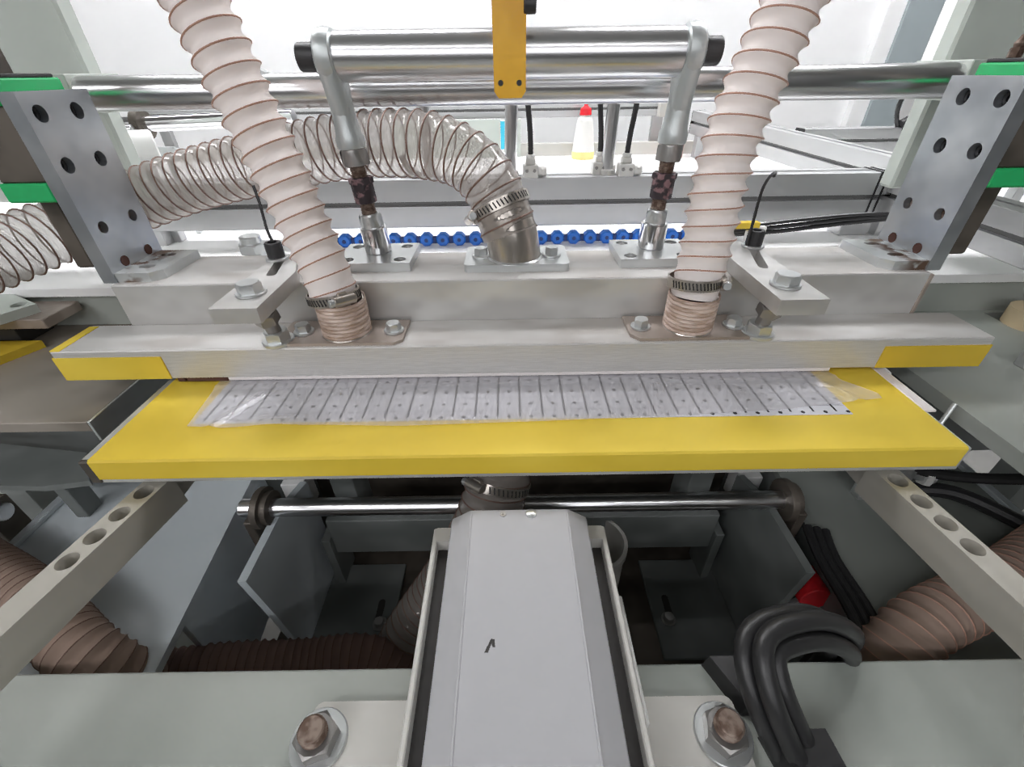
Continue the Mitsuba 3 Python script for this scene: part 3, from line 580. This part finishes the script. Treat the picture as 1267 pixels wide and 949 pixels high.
# low decks, pit walls, front beam
for s, side in ((-1, 'left'), (1, 'right')):
    xi1, xi0 = (.478, .443) if s < 0 else (.452, .412)
    pts = [(s * .78, .2125), (s * xi0, .2125), (s * xi1, .58), (s * .78, .58)]
    k = thing('low_deck', f'pale blue-grey painted deck low on the {side}, below the support arm', 'deck')
    put('top', flat(Polygon(pts), .688, .70), 'deck_paint' if s < 0 else 'deck_paint_shaded', k)  # right top: same paint as the left, its shade painted in
    m_ = (xi0 + xi1) / 2 - .004
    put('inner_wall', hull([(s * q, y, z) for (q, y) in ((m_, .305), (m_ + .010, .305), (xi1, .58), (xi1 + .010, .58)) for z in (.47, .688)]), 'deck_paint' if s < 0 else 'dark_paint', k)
    put('lip', box(min(s * .78, s * .766), max(s * .78, s * .766), .2125, .58, .70, .708), 'deck_paint', k)
    put('outer_wall', box(min(s * .78, s * .77), max(s * .78, s * .77), .2125, .58, 0, .688), 'machine_paint', k)
    k = thing('shaft_plate', f'upright painted plate in the pit by the {side} end of the shaft', 'plate')
    xq = .375
    yz = Polygon([(.338, .7265), (.455, .7265), (.54, .70), (.54, .46), (.365, .46), (.352, .60)])
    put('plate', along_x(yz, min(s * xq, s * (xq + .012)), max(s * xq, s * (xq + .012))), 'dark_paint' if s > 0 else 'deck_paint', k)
    put('foot', box(min(s * xq, s * (xq - .14)), max(s * xq, s * (xq - .14)), .345, .53, .46, .468), 'dark_paint', k)
    put('slot', join(prism(Point(0, 0).buffer(.006).union(Point(0, .03).buffer(.006)).convex_hull, (s * (xq - .11), .42, .468), (0, 0, 1), .0006, (1, 0, 0))), 'hole_black', k)
    put('foot_bolt', join(hexn((s * (xq - .115), .41, .4705), (0, 0, 1), .016, .010), cyl((s * (xq - .115), .41, .468), (s * (xq - .115), .41, .4705), .013)), 'nut_steel', k)
    put('block', box(min(s * .40, s * .44), max(s * .40, s * .44), .56, .60, .60, .67), 'white_paint', k)
k = thing('pit_shaft', 'polished steel shaft crossing under the yellow plate', 'shaft')
put('rod', cyl((-.43, .45, .741), (.40, .45, .741), .0138, 28), 'satin_chrome', k)
put('rod_extension', cyl((-.79, .45, .741), (-1.3, .45, .741), .0138, 28), 'satin_chrome', k)
for x in (-.402, .392):
    put('collar', lathe([(.0138, 0), (.031, 0), (.032, .002), (.032, .010), (.026, .011), (.026, .020), (.0138, .021)], (x, .45, .741), (1, 0, 0)), 'dark_steel', k)
    put('bearing_block', box(x - .012 if x < 0 else x + .012, x + .001 if x < 0 else x + .025, .42, .48, .46, .742), 'dark_steel', k)
put('extension_bearing', box(-.81, -.795, .43, .47, .69, .76), 'dark_steel', k)
tag(put('pit_crossbar', join(box(-.345, .345, .50, .53, .552, .642), box(-.36, -.345, .49, .55, .46, .60), box(.345, .36, .49, .55, .46, .60)), 'dark_paint'), 'dark flat crossbar low in the pit below the shaft', 'crossbar')
k = thing('pit_floor', 'dark oily floor plates at the bottom of the pit', 'floor plate')
put('plate', box(-.44, .42, .10, .70, .44, .46), 'dark_steel', k)
put('back_wall', box(-.47, .45, .66, .68, .46, .88), 'dark_steel', k)
put('support', box(-.40, .40, .30, .6, 0, .44), 'dark_paint', k)
k = thing('front_beam', 'broad grey-green painted beam across the bottom of the picture', 'beam')
put('beam', box(-.78, .78, -.06, .212, .60, .77, .002), 'machine_paint', k)
for x in (-.7, .7): put('leg', box(x - .06, x + .06, -.04, .10, 0, .60), 'machine_paint', k)
for s, xa, xb, bx, side in ((-1, -.209, -.10, -.196, 'left'), (1, .082, .192, .172, 'right')):
    k = thing('mounting_plate', f'pale mounting plate with a big nut, {side} of the grey cover', 'mounting plate')
    put('plate', flat(rrect(xa, xb, .02, .178, .008), .77, .782), 'flange_grey', k, smooth=20)
    put('washer', cyl((bx, .147, .7818), (bx, .147, .786), .0255), 'zinc', k)
    put('nut', hexn((bx, .147, .786), (0, 0, 1), .034, .013, .3), 'nut_steel', k)
    put('stud', cyl((bx, .147, .786), (bx, .147, .812), .0112, 24), 'rust_steel', k, 'brown bolt end')
    put('thread', join([lathe([(.0111, 0), (.0122, .001), (.0111, .002)], (bx, .147, .80 + i * .0026), n=24) for i in range(4)]), 'rust_steel', k)

# actuator cover
k = thing('actuator_cover', 'long light-grey chamfered actuator cover pointing at the viewer', 'cover')
prof = Polygon([(-.0735, .80), (-.0735, .880), (-.0715, .8865), (-.052, .8995), (-.049, .900), (.049, .900), (.052, .8995), (.0715, .8865), (.0735, .880), (.0735, .80)])
m = along_y(prof, -.12, .309); m.apply_translation([-.0095, 0, 0])
put('lid', m, 'cover_grey', k, smooth=15)
for x in (-.060, .041): put('seam', box(x - .0012, x + .0012, -.12, .3085, .8995, .9008, .0005), 'cover_grey', k)
put('end_cap', along_y(Polygon([(-.1, .79), (-.1, .868), (.081, .868), (.081, .79)]), .295, .312), 'flange_grey', k)
for s in (-1, 1):
    a, b = (-.1035, -.0985) if s < 0 else (.0795, .0845)
    put('side_rail', box(a, b, -.12, .312, .79, .868), 'flange_grey', k)
    a, b = (-.0985, -.083) if s < 0 else (.064, .0795)
    put('slot', box(a, b, -.12, .296, .79, .852, 0), 'hole_black', k)
put('base', box(-.100, .081, -.12, .305, .782, .80), 'flange_grey', k)
put('screw', lathe([(0, -.001), (.0032, 0), (.0032, .001), (.0015, .001), (0, 0)], (-.0265, .3035, .900), n=16), 'nut_steel', k)
put('screw', lathe([(0, -.001), (.006, 0), (.0055, .0012), (.003, .0022), (0, .0022)], (.003, .3035, .900), n=20), 'zinc', k)
mark = Polygon([(-.0045, -.005), (-.0015, -.005), (.001, .002), (.002, -.001), (.004, -.001), (.0035, .005), (.0005, .0055)])
put('ink_mark', flat(mark, .9, .9003), 'hole_black', k, smooth=False)
v = scene[f'{k}__ink_mark']; v['to_world'] = T().translate([-.036, .173, 0])
tag(put('edge_strip', box(.100, .104, .15, .27, .70, .80), 'white_paint'), 'thin bright strip upright beside the right edge of the grey cover', 'strip')

# hoses below
kk = hose('clear hose with a clamp dropping from the yellow plate behind the grey cover', [(-.018, .458, .90), (-.030, .425, .855), (-.046, .396, .80), (-.080, .385, .72), (-.13, .375, .63), (-.18, .35, .56), (-.21, .33, .51)], .042, .016, .003, 'hose_clear', 'wire_dark', wr=.0009)
clamp(kk, (-.036, .412, .832), (.25, .5, .85), .043, side=(-.6, -.75, .2), tilt=-1)
put('cuff', cyl((-.014, .468, .916), (-.031, .424, .853), .0405, 32), 'spigot_steel', kk)
hose('dark brown ribbed hose lying in the pit behind the front beam, left of the cover', [(-.56, .262, .612), (-.50, .272, .605), (-.42, .285, .595), (-.36, .292, .585), (-.30, .30, .575), (-.24, .305, .57), (-.19, .29, .545), (-.165, .25, .51)], .036, .0115, .0022, 'hose_dark', 'wire_dark', wr=.0008)
hose('ribbed hose lying on the left deck, passing under the perforated bar', [(-.84, .40, .742), (-.74, .36, .737), (-.62, .306, .735), (-.57, .278, .733), (-.525, .252, .727), (-.498, .242, .705), (-.485, .24, .66)], .034, .0125, .0025, 'hose_brown', 'wire_dark', wr=.0007)
hose('ribbed hose lying on the right deck, passing under the perforated bar', [(.405, .235, .655), (.425, .243, .70), (.462, .262, .73), (.52, .283, .737), (.58, .304, .737), (.67, .342, .738), (.80, .40, .742)], .034, .0145, .0028, 'hose_brown', 'wire_copper', wr=.0008)

# cables and bits on the right
P0 = np.array([(.228, .135, .785), (.214, .150, .812), (.203, .170, .838), (.206, .190, .850), (.235, .205, .852), (.27, .212, .842), (.305, .217, .815), (.332, .226, .778), (.348, .235, .73), (.355, .24, .66)])
Q0 = spline(P0, 60); _, QU, QV = rails(Q0)
for word, du, dv in (('outer left', -1, -1), ('outer right', -1, 1), ('inner left', 1, -1), ('inner right', 1, 1)):
    tag(put('thick_cable', tube(Q0 + .0090 * (du * QU + dv * QV), .0089, 14, smooth=False), 'black_rubber'), f'{word} thick black cable of the loop over the front beam, right of the cover', 'cable', 'loop of thick black cables')
tag(put('cable_duct', hull([(.208, .148, .77), (.262, .148, .77), (.268, .02, .77), (.236, .02, .77), (.212, .145, .80), (.258, .145, .80), (.268, .02, .80), (.236, .02, .80)]), 'black_rubber'), 'black box on the front beam from which the thick cables rise', 'duct')
tag(put('cable_holder', hull([(.178, .21, .77), (.20, .165, .77), (.212, .165, .77), (.212, .21, .77), (.182, .21, .79), (.203, .168, .79), (.21, .168, .79), (.21, .21, .79)]), 'black_rubber'), 'small black holder left of the thick cables', 'holder')
for i, word in enumerate(('inner', 'middle', 'outer')):
    tag(put('dark_hose', tube([(.425 + i * .011, .42 - i * .004, .715), (.416 + i * .011, .37, .712), (.414 + i * .012, .31, .710), (.410 + i * .012, .26, .708)], .0065, 10), 'black_rubber'), f'{word} dark slim hose of three along the inner edge of the right deck', 'hose', 'dark slim hoses by the right deck')
k = thing('pit_motor', 'round silver motor with a red end in the pit at the right', 'motor')
put('body', cyl((.424, .36, .60), (.424, .25, .60), .033, 28), 'zinc', k)
put('red_end', cyl((.416, .385, .652), (.416, .34, .655), .022, 24), 'red_plastic', k, 'red end')
put('label_plate', box(.405, .44, .315, .332, .634, .64), 'white_paint', k)
put('bracket', box(.41, .438, .25, .40, .46, .60), 'dark_paint', k)
tag(put('steel_canister', lathe([(0, .46), (.05, .46), (.05, .615), (.053, .617), (.053, .632), (.047, .632), (.047, .50), (0, .50)], (.122, .46, 0)), 'flange_grey'), 'grey cylindrical canister behind the right edge of the cover', 'canister')
tag(put('rust_disc', join(cyl((-.90, .51, .79), (-.93, .51, .79), .045, 28), box(-.925, -.905, .49, .53, .70, .76)), pr((.20, .06, .02), .6)), 'rusty orange disc in the dark below the left guard plate', 'disc')
tag(put('left_gusset', hull([(x, y, z) for (x, y) in ((-.90, .44), (-.88, .53), (-.69, .50), (-.64, .44), (-.70, .43)) for z in (.775, .785)]), 'dark_paint'), 'dark grey-green plate below the left guard plate', 'plate')
scene['left_gusset']['to_world'] = T().translate([0, .02, .01])
tag(put('gusset_stand', box(-.72, -.70, .47, .50, .70, .788), 'dark_paint'), 'short stand carrying the dark grey-green plate at the left', 'stand')
tag(put('black_hose', tube([(.52, .49, .90), (.56, .47, .80), (.64, .45, .785), (.74, .43, .80), (.9, .42, .81)], .008, 10), 'black_rubber'), 'upper black cable below the right guard plate', 'cable')
tag(put('black_hose', tube([(.60, .47, .735), (.64, .46, .745), (.68, .44, .742), (.74, .38, .735), (.9, .33, .735)], .011, 10), 'black_rubber'), 'thick black cable under the upper one, below the right guard plate', 'cable')
tag(put('black_hose', tube([(.60, .36, .712), (.70, .34, .712), (.9, .33, .712)], .009, 10), 'black_rubber'), 'lowest black cable on the right deck beyond the support arm', 'cable')
k = thing('valve_fitting', 'clear and metal fitting at the right end of the yellow plate, above the cables', 'fitting')
put('body', join(box(.52, .58, .455, .49, .77, .79), cyl((.585, .47, .78), (.615, .46, .775), .012, 14), cyl((.55, .45, .79), (.55, .45, .815), .010, 12)), 'zinc', k)
put('nut', hexn((.60, .465, .776), (1, -.3, 0), .03, .01), 'fitting_white', k)
put('stem', box(.545, .56, .48, .50, .70, .772), 'zinc', k)
tag(put('locating_pin', cyl((.492, .40, .915), (.512, .415, .950), .0028, 10), 'zinc'), 'thin metal pin at the right end of the yellow plate', 'pin')
del M['type']; scene = {'type': 'scene', **M}
